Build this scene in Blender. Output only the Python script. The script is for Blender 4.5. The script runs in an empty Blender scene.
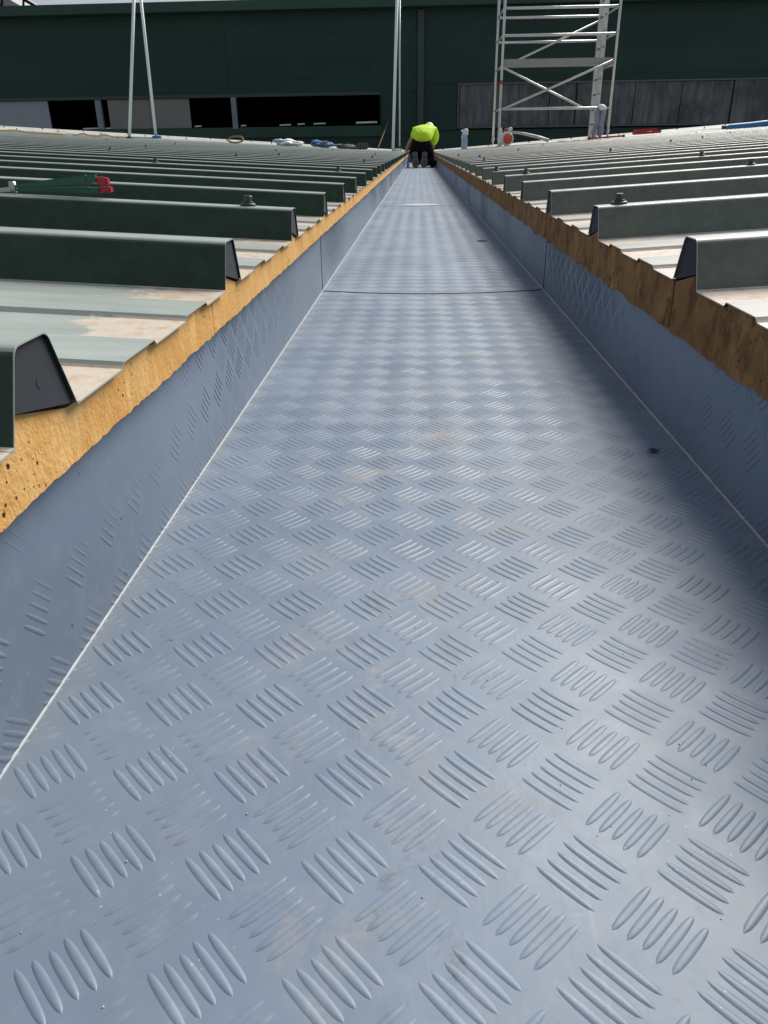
import bpy, bmesh, math, random
import numpy as np
from mathutils import Vector, Matrix, noise

random.seed(7)
sc = bpy.context.scene
COL = sc.collection
R = math.radians

# ------------------------------------------------------------------ camera
PITCH, YAW, ROLL, EYE = 0.443, -0.0462, -0.0138, 0.318
fwd = Vector((math.sin(YAW)*math.cos(PITCH), math.cos(YAW)*math.cos(PITCH), -math.sin(PITCH)))
rt = Vector((math.cos(YAW), -math.sin(YAW), 0)); up = rt.cross(fwd)
rt2 = rt*math.cos(ROLL)+up*math.sin(ROLL); up2 = up*math.cos(ROLL)-rt*math.sin(ROLL)
cd = bpy.data.cameras.new('camera'); cam = bpy.data.objects.new('camera', cd); COL.objects.link(cam)
cam.matrix_world = Matrix(((rt2.x, up2.x, -fwd.x, 0), (rt2.y, up2.y, -fwd.y, 0), (rt2.z, up2.z, -fwd.z, EYE), (0, 0, 0, 1)))
cd.sensor_fit = 'VERTICAL'; cd.sensor_height = 24; cd.sensor_width = 24; cd.lens = 769/1024*24
cd.clip_start = .01; cd.clip_end = 3000
sc.camera = cam

# ------------------------------------------------------------------ sky, sun, exposure
SUN_EL, SUN_AZ = R(42), R(34)          # azimuth clockwise from +Y (to the right of the view)
w = bpy.data.worlds.new('World'); sc.world = w; w.use_nodes = True
nt = w.node_tree; nt.nodes.clear()
so = nt.nodes.new('ShaderNodeOutputWorld'); bg = nt.nodes.new('ShaderNodeBackground')
sk = nt.nodes.new('ShaderNodeTexSky'); sk.sky_type = 'NISHITA'; sk.sun_disc = False
sk.sun_elevation = SUN_EL; sk.sun_rotation = SUN_AZ; sk.altitude = 50; sk.air_density = 1.0; sk.dust_density = 2.0; sk.ozone_density = 1.0
# thin broken cloud over the blue
tc = nt.nodes.new('ShaderNodeTexCoord'); mp = nt.nodes.new('ShaderNodeMapping'); mp.inputs['Scale'].default_value = (1, 1, 2.2)
cn = nt.nodes.new('ShaderNodeTexNoise'); cn.inputs['Scale'].default_value = 2.2; cn.inputs['Detail'].default_value = 6; cn.inputs['Roughness'].default_value = .55
cr = nt.nodes.new('ShaderNodeValToRGB'); cr.color_ramp.elements[0].position = .40; cr.color_ramp.elements[1].position = .66
mx = nt.nodes.new('ShaderNodeMix'); mx.data_type = 'RGBA'; mx.inputs[7].default_value = (9.5, 9.9, 10.6, 1)
nt.links.new(tc.outputs['Generated'], mp.inputs['Vector']); nt.links.new(mp.outputs[0], cn.inputs['Vector'])
nt.links.new(cn.outputs['Fac'], cr.inputs[0]); nt.links.new(cr.outputs[0], mx.inputs[0])
nt.links.new(sk.outputs[0], mx.inputs[6]); nt.links.new(mx.outputs[2], bg.inputs[0])
bg.inputs[1].default_value = .055
nt.links.new(bg.outputs[0], so.inputs[0])
sd = bpy.data.lights.new('sun', 'SUN'); sd.energy = 4.7; sd.angle = R(38); sd.color = (1, .95, .87)
sun = bpy.data.objects.new('sun', sd); COL.objects.link(sun)
sdir = Vector((math.sin(SUN_AZ)*math.cos(SUN_EL), math.cos(SUN_AZ)*math.cos(SUN_EL), math.sin(SUN_EL)))
sun.rotation_euler = sdir.to_track_quat('Z', 'Y').to_euler(); sun.location = sdir*40
sc.view_settings.view_transform = 'Standard'; sc.view_settings.look = 'None'
sc.view_settings.exposure = 0.14; sc.view_settings.gamma = 1.0

# ------------------------------------------------------------------ material helpers
class MT:
    def __init__(s, name, col=(.5, .5, .5), rough=.5, metal=0, spec=.5):
        s.m = bpy.data.materials.new(name); s.m.use_nodes = True; s.t = s.m.node_tree; s.n = s.t.nodes; s.l = s.t.links
        s.b = s.n['Principled BSDF']; s.b.inputs['Base Color'].default_value = (*col, 1)
        s.b.inputs['Roughness'].default_value = rough; s.b.inputs['Metallic'].default_value = metal
        s.b.inputs['Specular IOR Level'].default_value = spec
        s.tc = s.n.new('ShaderNodeTexCoord'); s.col = None
    def coord(s, scale=(1, 1, 1), world=False):
        mp = s.n.new('ShaderNodeMapping'); mp.inputs['Scale'].default_value = scale
        if world:
            g = s.n.new('ShaderNodeNewGeometry'); s.l.new(g.outputs['Position'], mp.inputs[0])
        else: s.l.new(s.tc.outputs['Object'], mp.inputs[0])
        return mp.outputs[0]
    def noise(s, scale, detail=3, rough=.5, sc3=(1, 1, 1), world=False, dist=0):
        n = s.n.new('ShaderNodeTexNoise'); n.inputs['Scale'].default_value = scale; n.inputs['Detail'].default_value = detail
        n.inputs['Roughness'].default_value = rough; n.inputs['Distortion'].default_value = dist
        s.l.new(s.coord(sc3, world), n.inputs['Vector']); return n.outputs['Fac']
    def voro(s, scale, sc3=(1, 1, 1), world=False):
        n = s.n.new('ShaderNodeTexVoronoi'); n.inputs['Scale'].default_value = scale
        s.l.new(s.coord(sc3, world), n.inputs['Vector']); return n.outputs['Distance']
    def ramp(s, v, a, b, va=0., vb=1.):
        n = s.n.new('ShaderNodeMapRange'); n.interpolation_type = 'SMOOTHSTEP'
        for i, x in enumerate((a, b, va, vb)): n.inputs[i+1].default_value = x
        s.l.new(v, n.inputs[0]); return n.outputs[0]
    def math(s, op, a, b=None):
        n = s.n.new('ShaderNodeMath'); n.operation = op
        for i, x in enumerate((a, b)):
            if x is None: continue
            if isinstance(x, (int, float)): n.inputs[i].default_value = x
            else: s.l.new(x, n.inputs[i])
        return n.outputs[0]
    def mix(s, fac, a, b):
        n = s.n.new('ShaderNodeMix'); n.data_type = 'RGBA'
        if isinstance(fac, (int, float)): n.inputs[0].default_value = fac
        else: s.l.new(fac, n.inputs[0])
        for i, x in ((6, a), (7, b)):
            if isinstance(x, tuple): n.inputs[i].default_value = (*x, 1)
            else: s.l.new(x, n.inputs[i])
        return n.outputs[2]
    def base(s, c): s.l.new(c, s.b.inputs['Base Color'])
    def rough(s, v): s.l.new(v, s.b.inputs['Roughness'])
    def bump(s, h, strength=.3, dist=.001):
        n = s.n.new('ShaderNodeBump'); n.inputs['Strength'].default_value = strength; n.inputs['Distance'].default_value = dist
        s.l.new(h, n.inputs['Height']); 
        p = getattr(s, '_bump', None)
        if p is not None: s.l.new(p, n.inputs['Normal'])
        s._bump = n.outputs[0]; s.l.new(n.outputs[0], s.b.inputs['Normal'])
    def xyz(s, world=False):
        n = s.n.new('ShaderNodeSeparateXYZ')
        if world:
            g = s.n.new('ShaderNodeNewGeometry'); s.l.new(g.outputs['Position'], n.inputs[0])
        else: s.l.new(s.tc.outputs['Object'], n.inputs[0])
        return n.outputs

def simple(name, col, rough=.5, metal=0, var=.25, scale=12, bump=0, spec=.5):
    m = MT(name, col, rough, metal, spec)
    dk = tuple(c*(1-var) for c in col); lt = tuple(min(1, c*(1+var)) for c in col)
    m.base(m.mix(m.noise(scale, 4), dk, lt))
    if bump: m.bump(m.noise(scale*8, 4), .4, bump)
    return m.m

# grey liner of the gutter
def gutter_material():
    m = MT('grey_gutter_liner', rough=.5, spec=.42)
    c = m.mix(m.ramp(m.noise(3.5, 5, .6, world=True), .35, .7), (.138, .190, .268), (.178, .234, .316))
    X, Y, Z = m.xyz(True)
    ax = m.math('ABSOLUTE', m.math('SUBTRACT', X, .01))
    mid = m.ramp(ax, .02, .19, 1, 0)
    onf = m.ramp(Z, .004, .01, 1, 0)
    band = m.math('MULTIPLY', m.math('MULTIPLY', mid, onf), m.ramp(Y, 2.6, .35, .25, 1))
    sc1 = m.math('MULTIPLY', m.ramp(m.noise(9, 8, .75, dist=.5, world=True), .50, .70), band)
    c = m.mix(m.math('MULTIPLY', sc1, .55), c, (.36, .31, .265))
    sc2 = m.math('MULTIPLY', m.ramp(m.noise(38, 8, .78, sc3=(1, .7, 1), dist=.8, world=True), .52, .70), band)
    c = m.mix(m.math('MULTIPLY', m.math('MULTIPLY', sc2, m.ramp(m.noise(7, 3, world=True), .42, .60)), .75), c, (.085, .08, .08))
    # dried water marks: thin pale contour lines, and larger dull patches
    wn = m.noise(5.5, 3, .5, dist=.5, world=True)
    ring = m.math('MULTIPLY', m.ramp(wn, .520, .545), m.ramp(wn, .545, .556, 1, 0)); ring = m.math('MULTIPLY', ring, m.ramp(m.noise(8, 3, world=True), .4, .6))
    c = m.mix(m.math('MULTIPLY', m.math('MULTIPLY', ring, band), .04), c, (.42, .44, .46))
    c = m.mix(m.math('MULTIPLY', m.ramp(m.noise(2.6, 4, .6, sc3=(1.6, .6, 1), world=True), .48, .62), .22), c, (.12, .145, .18))
    # chalky dust over everything
    c = m.mix(m.ramp(m.noise(45, 6, .7, world=True), .45, .8, 0, .22), c, (.34, .37, .41))
    # fine drag scratches and boot scuffs, pale
    s1 = m.ramp(m.noise(60, 3, .5, sc3=(2.6, .10, 1), dist=.5, world=True), .66, .72)
    s2 = m.ramp(m.noise(50, 3, .5, sc3=(.16, 1.8, 1), dist=.9, world=True), .66, .73)
    ss = m.math('MULTIPLY', m.math('MAXIMUM', s1, s2), m.ramp(m.noise(4.5, 4, world=True), .46, .62))
    c = m.mix(m.math('MULTIPLY', m.math('MULTIPLY', ss, band), .22), c, (.42, .44, .47))
    # pale specks
    sp = m.ramp(m.voro(150, world=True), .05, .10, 1, 0)
    spm = m.math('MULTIPLY', sp, m.ramp(m.noise(11, 2, world=True), .55, .6))
    c = m.mix(m.math('MULTIPLY', spm, .5), c, (.6, .62, .62))
    dsp = m.math('MULTIPLY', m.ramp(m.voro(46, world=True), .05, .08, 1, 0), m.ramp(m.noise(5.3, 2, world=True), .57, .6))
    c = m.mix(m.math('MULTIPLY', dsp, .8), c, (.03, .03, .035))
    ed = m.math('MAXIMUM', m.ramp(m.math('SUBTRACT', X, -.233), .0, .030, 1, 0), m.ramp(m.math('SUBTRACT', .3055, X), .0, .034, 1, 0))
    ed = m.math('MULTIPLY', m.math('MULTIPLY', ed, onf), m.ramp(m.noise(22, 6, .7, sc3=(1, .35, 1), world=True), .38, .66, .1, .6))
    c = m.mix(ed, c, (.20, .205, .205))
    m.base(c)
    r = m.ramp(m.noise(7, 6, .65, world=True), .3, .75, .40, .58)
    r = m.math('ADD', r, m.math('MULTIPLY', sc1, .18)); m.rough(r)
    m.bump(m.noise(2.2, 2, world=True), .6, .006)
    m.bump(m.noise(260, 4, .6, world=True), .10, .0006)
    m.bump(m.math('MULTIPLY', m.noise(40, 4, .6, sc3=(1, .5, 1), dist=.6, world=True), band), .22, .0012)
    return m.m
M_gutter = gutter_material()

def sheet_material(name, paint, paint_d, dust, pale, dusty, patches=True):
    """green painted steel; dust lies on what faces up (follows the sheet's own slope, not the light)"""
    m = MT(name, rough=.42, spec=.35)
    X, Y, Z = m.xyz()
    ax = m.math('ABSOLUTE', X)
    zr = m.math('SUBTRACT', Z, m.math('MULTIPLY', ax, .056))
    g = m.n.new('ShaderNodeNewGeometry'); sn = m.n.new('ShaderNodeSeparateXYZ'); m.l.new(g.outputs['True Normal'], sn.inputs[0])
    upf = m.ramp(sn.outputs[2], .45, .9)
    p = m.mix(m.ramp(m.noise(26, 6, .75), .3, .75), paint_d, paint)
    d = m.mix(m.ramp(m.noise(9, 6, .7, sc3=(.35, 1.6, 1)), .3, .7), tuple(c*.72 for c in dust), dust)
    c = m.mix(m.math('MULTIPLY', upf, m.ramp(m.noise(5, 5, .65, sc3=(.4, 1, 1)), .2, .6, .92, 1)), p, d)
    # dust specks on the sides
    sp = m.ramp(m.voro(420), .12, .3, 1, 0)
    spm = m.math('MULTIPLY', sp, m.ramp(m.noise(30, 3), .5, .7, 0, .22)); c = m.mix(spm, c, dust)
    if patches:
        ed = m.math('ADD', ax, m.math('MULTIPLY', m.math('SUBTRACT', m.noise(15, 8, .7), .5), .26))
        pm = m.math('MULTIPLY', m.ramp(ed, .075, .095, 1, 0), m.ramp(zr, .0012, .0024, 1, 0))
        pm = m.math('MULTIPLY', pm, upf)
        pc = m.mix(m.ramp(m.noise(55, 6, .7), .45, .72), pale, (.50, .33, .20))
        c = m.mix(pm, c, pc)
    c = m.mix(m.ramp(ax, .0002, .0009, .85, 0), c, dust)
    m.base(c)
    m.rough(m.ramp(upf, 0, 1, .38, .34))
    m.bump(m.noise(500, 3), .15, .0005); m.bump(m.noise(7, 3), .3, .002)
    return m.m
M_roofL = sheet_material('green_steel_roof_left', (.030, .062, .036), (.016, .038, .021), (.40, .45, .425), (.60, .53, .45), .8)
M_roofR = sheet_material('green_steel_roof_right', (.150, .170, .140), (.100, .120, .098), (.54, .55, .51), (.68, .60, .54), .9)  # paler paint and dust tones than the left sheet

def foam_material(name, a, b, c2, dark=.2):
    m = MT(name, rough=.85, spec=.2)
    c = m.mix(m.ramp(m.noise(6, 5, .65), .3, .7), a, b)
    c = m.mix(m.ramp(m.noise(24, 7, .75, sc3=(1, 1.1, .8)), .42, .68, 0, .5+dark*.45), c, c2)
    pit = m.math('MULTIPLY', m.ramp(m.voro(130), .10, .2, 1, 0), m.ramp(m.noise(13, 3), .52, .62))
    pit2 = m.math('MULTIPLY', m.ramp(m.voro(48), .06, .11, 1, 0), m.ramp(m.noise(7, 2), .5, .58))
    pits = m.math('MAXIMUM', pit, pit2)
    c = m.mix(pits, c, (.035, .022, .012))
    st = m.math('MULTIPLY', m.ramp(m.noise(17, 3, .5, sc3=(1, 1, .22)), .58, .66), m.ramp(m.noise(5, 2), .45, .6))
    c = m.mix(m.math('MULTIPLY', st, .55), c, tuple(min(1, q*1.35) for q in b))
    tr = m.math('MULTIPLY', m.ramp(m.noise(42, 5, .7, sc3=(1, 1, .6), dist=1.2), .60, .68), m.ramp(m.noise(6, 2), .42, .58))
    c = m.mix(m.math('MULTIPLY', tr, dark), c, tuple(q*.35 for q in c2))
    m.base(c)
    m.bump(m.math('SUBTRACT', 1.0, tr), dark, .003)
    m.bump(m.noise(180, 5, .7), .6, .002); m.bump(m.noise(38, 5, .7, sc3=(1, 1, .45)), .7, .004)
    m.bump(m.math('SUBTRACT', 1.0, pits), .8, .003)
    return m.m
M_foamL = foam_material('foam_edge_painted_lit', (.68, .38, .12), (.78, .49, .19), (.64, .29, .065))  # foam on the lit side, sunlight painted into its colour
M_foamR = foam_material('foam_edge_painted_shade', (.25, .13, .05), (.38, .22, .09), (.09, .04, .016), .85)  # same foam opposite, its shade painted in as darker brown
M_filler = simple('dark_rib_filler', (.022, .026, .036), .7, var=.3, scale=40, bump=.0005)
M_weld = simple('pale_weld_bead', (.34, .38, .41), .5, var=.35, scale=120)
M_seal = simple('black_joint_sealant', (.015, .016, .018), .6)
M_trim = None
def trim_material():
    m = MT('pale_verge_flashing', rough=.5)
    c = m.mix(m.ramp(m.noise(3, 6, .7), .3, .7), (.40, .43, .41), (.62, .63, .60)); 
    c = m.mix(m.ramp(m.noise(14, 5, .7), .6, .72, 0, .6), c, (.2, .2, .18)); m.base(c); return m.m
M_trim = trim_material()
M_bolt = simple('dark_bolt_paint', (.035, .042, .034), .45, var=.4, scale=150)
M_boltw = simple('grey_washer', (.22, .22, .2), .5, metal=.4, var=.4, scale=200)
M_alu = simple('scaffold_aluminium', (.55, .56, .55), .38, metal=.75, var=.2, scale=9)
M_aluw = simple('pale_painted_tube', (.72, .80, .80), .45, metal=0, var=.15, scale=9)
M_deck = simple('grey_plywood_deck', (.30, .30, .29), .75, var=.25, scale=8)
M_red = simple('red_plastic', (.50, .02, .03), .4, var=.2)
M_redd = simple('dark_red_grip', (.36, .012, .03), .45, var=.3, scale=60)
M_white = simple('white_plastic', (.75, .77, .78), .4, var=.1)
M_blue = simple('blue_plastic_pipe', (.03, .17, .42), .4, var=.25)
M_lblue = simple('pale_blue_plastic', (.35, .45, .65), .45, var=.3, scale=8)
M_orange = simple('orange_plastic', (.65, .13, .04), .45, var=.2)
M_cord = simple('orange_hose_rubber', (.72, .45, .20), .5, var=.2)
M_brown = simple('brown_rope', (.28, .18, .09), .8, var=.3, scale=30)
M_cloth = simple('pale_blue_grey_cloth', (.26, .29, .38), .9, var=.3, scale=20, bump=.002)
M_black = simple('black_textile', (.006, .007, .010), .95, var=.35, scale=20, bump=.001, spec=.1)
M_sole = simple('grey_rubber_sole', (.16, .145, .14), .8, var=.25, scale=60)
M_soled = simple('dark_sole_recess', (.03, .03, .03), .9)
M_skin = simple('sunburnt_skin', (.42, .21, .14), .55, var=.15, scale=20)
M_hair = simple('dark_hair', (.03, .02, .015), .8)
M_green = simple('green_tool_paint', (.015, .10, .055), .35, var=.3, scale=30)
M_steel = simple('worn_steel', (.42, .42, .42), .35, metal=.8, var=.4, scale=60)
def hv():
    m = MT('hi_vis_yellow_fabric', rough=.75)
    m.base(m.mix(m.noise(14, 5), (.50, .80, .01), (.62, .92, .03))); m.bump(m.noise(14, 5, dist=1.2), .9, .03); return m.m
M_hv = hv()
def leafm(): return simple('brown_dead_leaf', (.035, .028, .02), .8, var=.4, scale=200)
M_leaf = leafm()
# far building
def clad(name, col, rough=.35):
    m = MT(name, rough=rough, spec=.3)
    c = m.mix(m.ramp(m.noise(.8, 5, .65, sc3=(.35, 1, 1.4)), .3, .7), tuple(x*.82 for x in col), tuple(x*1.15 for x in col))
    c = m.mix(m.ramp(m.noise(3, 6, .7, sc3=(1.6, 1, .25)), .55, .75, 0, .25), c, tuple(x*1.8+.01 for x in col)); m.base(c)
    w = m.n.new('ShaderNodeTexWave'); w.bands_direction = 'Z'; w.inputs['Scale'].default_value = 3.2; m.l.new(m.coord(), w.inputs[0])
    m.bump(w.outputs['Fac'], .06, .004); return m.m
M_clad = clad('dark_green_cladding', (.009, .042, .034), .42)
M_fascia = clad('green_fascia', (.026, .070, .054), .5)
M_pil = simple('green_pilaster', (.030, .055, .05), .45, var=.15, scale=2)
def glaze(name, a, b, d):
    m = MT(name, rough=.35)
    c = m.mix(m.ramp(m.noise(2.2, 6, .7, sc3=(3.2, 1, .35)), .32, .68), a, b)
    c = m.mix(m.ramp(m.noise(.9, 5, .7, sc3=(1, 1, 1.2)), .42, .66, 0, .8), c, d)
    c = m.mix(m.ramp(m.noise(7, 6, .75, sc3=(2, 1, .5)), .55, .8, 0, .35), c, tuple(q*1.7 for q in b)); m.base(c); m.bump(m.noise(4, 3), .3, .01); return m.m
M_glaz = glaze('stained_wired_glass', (.044, .056, .066), (.14, .155, .17), (.018, .024, .030))
M_sheetA = simple('lilac_grey_panel', (.30, .325, .38), .6, var=.12, scale=1.5)
M_sheetB = simple('warm_grey_panel', (.21, .21, .20), .6, var=.15, scale=1.2)
M_frame = simple('grey_window_frame', (.10, .12, .12), .5, var=.2, scale=3)
M_post = simple('pale_grey_post', (.20, .24, .27), .5, var=.2, scale=3)
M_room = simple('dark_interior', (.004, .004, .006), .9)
M_ground = simple('yard_concrete', (.22, .21, .19), .9, var=.3, scale=.4, bump=.01)
M_brick = simple('pale_grey_render', (.42, .42, .43), .8, var=.2, scale=1)

# ------------------------------------------------------------------ object helpers
def link(name, me, mat=None, parent=None, smooth=False, loc=None):
    o = bpy.data.objects.new(name, me); COL.objects.link(o)
    if mat is not None and me is not None and not me.materials: me.materials.append(mat)
    if parent is not None: o.parent = parent
    if loc is not None: o.location = loc
    if smooth: me.polygons.foreach_set('use_smooth', [True]*len(me.polygons)); me.update()
    return o
def tag(o, label=None, cat=None, group=None, kind=None):
    for k, v in (('label', label), ('category', cat), ('group', group), ('kind', kind)):
        if v: o[k] = v
    return o
def empty(name, loc=(0, 0, 0), rz=0, **kw):
    o = bpy.data.objects.new(name, None); COL.objects.link(o); o.location = loc; o.rotation_euler = (0, 0, rz); o.empty_display_size = .1
    return tag(o, **kw)
def mesh(verts, faces, name='m'):
    me = bpy.data.meshes.new(name); me.from_pydata([tuple(v) for v in verts], [], faces); me.update(); return me
def bm_mesh(bm, name='m'):
    me = bpy.data.meshes.new(name); bmesh.ops.recalc_face_normals(bm, faces=bm.faces); bm.to_mesh(me); bm.free(); return me
def box(bm, c, s, rot=None, bev=0):
    r = bmesh.ops.create_cube(bm, size=1); vs = r['verts']
    for v in vs: v.co = Vector((v.co.x*s[0], v.co.y*s[1], v.co.z*s[2]))
    if bev: 
        es = list({e for v in vs for e in v.link_edges})
        g = bmesh.ops.bevel(bm, geom=es, offset=bev, segments=2, affect='EDGES'); vs = list({v for f in g['faces'] for v in f.verts} | {v for v in vs if v.is_valid})
    for v in vs:
        co = v.co
        if rot is not None: co = rot @ co
        v.co = co+Vector(c)
    return vs
def tube(bm, pts, r, n=10, caps=True):
    """tube along points; r number or list"""
    pts = [Vector(p) for p in pts]; rings = []
    for i, p in enumerate(pts):
        d = (pts[min(i+1, len(pts)-1)]-pts[max(i-1, 0)]).normalized()
        a = d.cross(Vector((0, 0, 1)) if abs(d.z) < .9 else Vector((1, 0, 0))).normalized(); b = d.cross(a)
        rr = r[i] if isinstance(r, (list, tuple)) else r
        rings.append([bm.verts.new(p+(a*math.cos(t)+b*math.sin(t))*rr) for t in (2*math.pi*k/n for k in range(n))])
    for A, B in zip(rings, rings[1:]):
        for k in range(n): f = bm.faces.new((A[k], A[(k+1) % n], B[(k+1) % n], B[k])); f.smooth = True
    if caps:
        bm.faces.new(rings[0][::-1]); bm.faces.new(rings[-1])
def tube_obj(name, pts, r, mat, parent=None, n=10):
    bm = bmesh.new(); tube(bm, pts, r, n); return link(name, bm_mesh(bm), mat, parent)
def lathe(bm, prof, n=16, c=(0, 0, 0)):
    rings = []
    for r, z in prof: rings.append([bm.verts.new((c[0]+r*math.cos(2*math.pi*k/n), c[1]+r*math.sin(2*math.pi*k/n), c[2]+z)) for k in range(n)])
    for A, B in zip(rings, rings[1:]):
        for k in range(n): f = bm.faces.new((A[k], A[(k+1) % n], B[(k+1) % n], B[k])); f.smooth = True
    bm.faces.new(rings[0][::-1]); bm.faces.new(rings[-1])

# ================================================================== LARGE STRUCTURE
# ground far below the roofs
bm = bmesh.new(); 
g = 1500
vs = [bm.verts.new((x, y, -6)) for x, y in ((-g, -g), (g, -g), (g, g), (-g, g))]; bm.faces.new(vs)
tag(link('yard_ground', bm_mesh(bm), M_ground), kind='structure')

# ---- gutter -------------------------------------------------------
XL, XR = -.233, .3055
UPZ = .165
JY = [-1.6, 1.935, 4.93, 7.93, 10.93, 13.93, 18.6]
gut = empty('valley_gutter', (0, 0, 0), label='long grey box gutter with raised tread pattern running between the two green roofs', cat='gutter')
def sag(x, j):                       # the cross joints are cut slightly curved
    t = (x-XL)/(XR-XL); return -.055*4*t*(1-t)*(.9 if j else 0)
sheets = []
for i in range(len(JY)-1):
    y0, y1 = JY[i]+.0075, JY[i+1]-.0075
    xs = [XL, XL, XL]+[XL+(XR-XL)*t for t in np.linspace(0, 1, 19)[1:-1]]+[XR, XR, XR]
    zs = [UPZ, .09, 0]+[0]*17+[0, .09, UPZ]
    ny = 40; V = []; F = []
    for a in range(ny+1):
        t = a/ny
        for x, z in zip(xs, zs):
            s0 = sag(x, i > 0); s1 = sag(x, i < len(JY)-2)
            y = (y0+s0)*(1-t)+(y1+s1)*t
            wv = 0
            hx = 0 if z == 0 else .0015*noise.noise(Vector((x*3, y*2, z*4)))
            V.append((x+hx, y, z+wv))
    n = len(xs)
    for a in range(ny):
        for b in range(n-1): F.append((a*n+b, (a+1)*n+b, (a+1)*n+b+1, a*n+b+1))
    me = mesh(V, F); o = link('gutter_sheet', me, M_gutter, gut); sheets.append((JY[i], JY[i+1], o))
    # flip so the normals look inwards
    bm = bmesh.new(); bm.from_mesh(me)
    for f in bm.faces:
        if f.normal.dot(Vector((.04, f.calc_center_median().y, .12))-f.calc_center_median()) < 0: f.normal_flip()
    bm.to_mesh(me); bm.free()
    if i:                            # dark sealed joint, a strip just under the sheets
        V = []; F = []
        pts = [(XL-.0008, UPZ), (XL-.0008, -.0012)]+[(XL+(XR-XL)*t, -.0012) for t in np.linspace(.03, .97, 17)]+[(XR+.0008, -.0012), (XR+.0008, UPZ)]
        for x, z in pts:
            s = sag(min(max(x, XL), XR), 1)
            V += [(x, JY[i]+s-.012, z), (x, JY[i]+s+.012, z)]
        for k in range(len(pts)-1): F.append((2*k, 2*k+1, 2*k+3, 2*k+2))
        link('joint_sealant', mesh(V, F), M_seal, gut)
# weld beads in the two corners
for xx, sgn in ((XL, 1), (XR, -1)):
    V = []; F = []; nn = 6; ys = list(np.arange(-.3, 3.2, .004))+list(np.arange(3.2, 18.5, .05))
    for a, y in enumerate(ys):
        rr = .0016*(1+.22*noise.noise(Vector((y*160, sgn, 0)))+.12*noise.noise(Vector((y*35, sgn, 4))))
        if y > 3.2: rr = .0020
        for k in range(nn):
            t = math.pi/2*k/(nn-1)
            V.append((xx+sgn*rr*math.sin(t)-sgn*.0003, y, rr*math.cos(t)+.0002))
    for a in range(len(ys)-1):
        for k in range(nn-1): F.append((a*nn+k, a*nn+k+1, (a+1)*nn+k+1, (a+1)*nn+k))
    link('weld_bead', mesh(V, F), M_weld, gut, smooth=True)
# pale shape painting in the floor glare at the second cross joint
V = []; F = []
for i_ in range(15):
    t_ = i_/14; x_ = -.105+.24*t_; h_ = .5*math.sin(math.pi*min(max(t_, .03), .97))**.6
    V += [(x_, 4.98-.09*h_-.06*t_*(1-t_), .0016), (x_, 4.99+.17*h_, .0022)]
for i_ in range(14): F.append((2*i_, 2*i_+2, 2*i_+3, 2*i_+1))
link('glare_patch', mesh(V, F), simple('glare_patch', (.55, .60, .64), .35, var=.1), gut)
# end stop of the gutter
bm = bmesh.new(); box(bm, ((XL+XR)/2, 18.61, .08), (XR-XL+.02, .004, .17)); link('gutter_end_stop', bm_mesh(bm), M_gutter, gut)

# tread pattern: five lens-shaped raised bars per cluster, clusters turned alternately
BL, BW, BH, BP = .0325, .0047, .00085, .0072
def bar_grid(nl, nw, h=BH):
    """one bar along +u; returns local (u, v, w) verts and faces"""
    V = []; F = []
    for i in range(nl+1):
        s = -1+2*i/nl; wd = max(0., 1-abs(s)**2.6)**.5
        for j in range(nw+1):
            q = -1+2*j/nw
            V.append((s*BL/2, q*BW/2*wd, h*(math.cos(q*math.pi/2)**.72 if abs(q) < 1 else 0)*min(1, wd*1.25)-.00005))
    for i in range(nl):
        for j in range(nw): F.append((i*(nw+1)+j, (i+1)*(nw+1)+j, (i+1)*(nw+1)+j+1, i*(nw+1)+j+1))
    return np.array(V), F
def cluster(nl, nw, flip):
    Vb, Fb = bar_grid(nl, nw); V = []; F = []
    c, s = math.cos(math.pi/4), math.sin(math.pi/4)
    for k in range(5):
        rv = 1+.06*math.sin(k*2.1)
        for u, v, w_ in Vb:
            u2 = u*rv; v2 = v+(k-2)*BP
            if flip: x, y = u2*c-v2*s, u2*s+v2*c        # '/'
            else: x, y = -u2*c-v2*s, u2*s-v2*c          # '\'
            V.append((x, y, w_))
        b = len(Vb)*k; F += [tuple(b+i for i in f) for f in Fb]
    return np.array(V), F
def fixn(V, F):
    a, b, c = (np.array(V[i]) for i in F[len(F)//2][:3]); n = np.cross(b-a, c-a)
    return F if n[2] > 0 else [f[::-1] for f in F]
LX, LY, X0, Y0 = .0578, .0592, -.1495, .2065
cl = []                               # (surface, along-x or z, y, flip)
for j in range(-16, 312):
    for fl in (0, 1):
        y = Y0+(j+.5*fl)*LY
        if y > 18.5: continue
        for i in range(-3, 10):
            x = X0+(i+.5*fl)*LX
            if XL-.012 < x < XR+.012: cl.append(('f', x, y, fl))
        for i in range(0, 4):
            z = .006+(i+.5*fl)*LX
            if z < .15: cl.append(('l', z, y+.011, fl)); cl.append(('r', z, y-.008, fl))
def frame_of(s, a, y):
    """matrix of a cluster on floor / left / right face"""
    if s == 'f': return Matrix(((1, 0, 0, a), (0, 1, 0, y), (0, 0, 1, 0), (0, 0, 0, 1)))
    if s == 'l': return Matrix(((0, 0, 1, XL), (0, 1, 0, y), (-1, 0, 0, a), (0, 0, 0, 1)))    # local x -> -z, normal -> +x
    return Matrix(((0, 0, -1, XR), (0, 1, 0, y), (1, 0, 0, a), (0, 0, 0, 1)))
def jointclear(y, x):
    return all(abs(y-(J+sag(min(max(x, XL), XR), 1))) > .0 for J in JY[1:-1])
def inview(P):
    d = P-Vector((0, 0, EYE)); z = d.dot(fwd)
    if z < .02: return False, 9
    u = 769*d.dot(rt2)/z; v = 769*d.dot(up2)/z
    return (abs(u) < 400 and abs(v) < 530), d.length
near = []; rest = []
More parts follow.
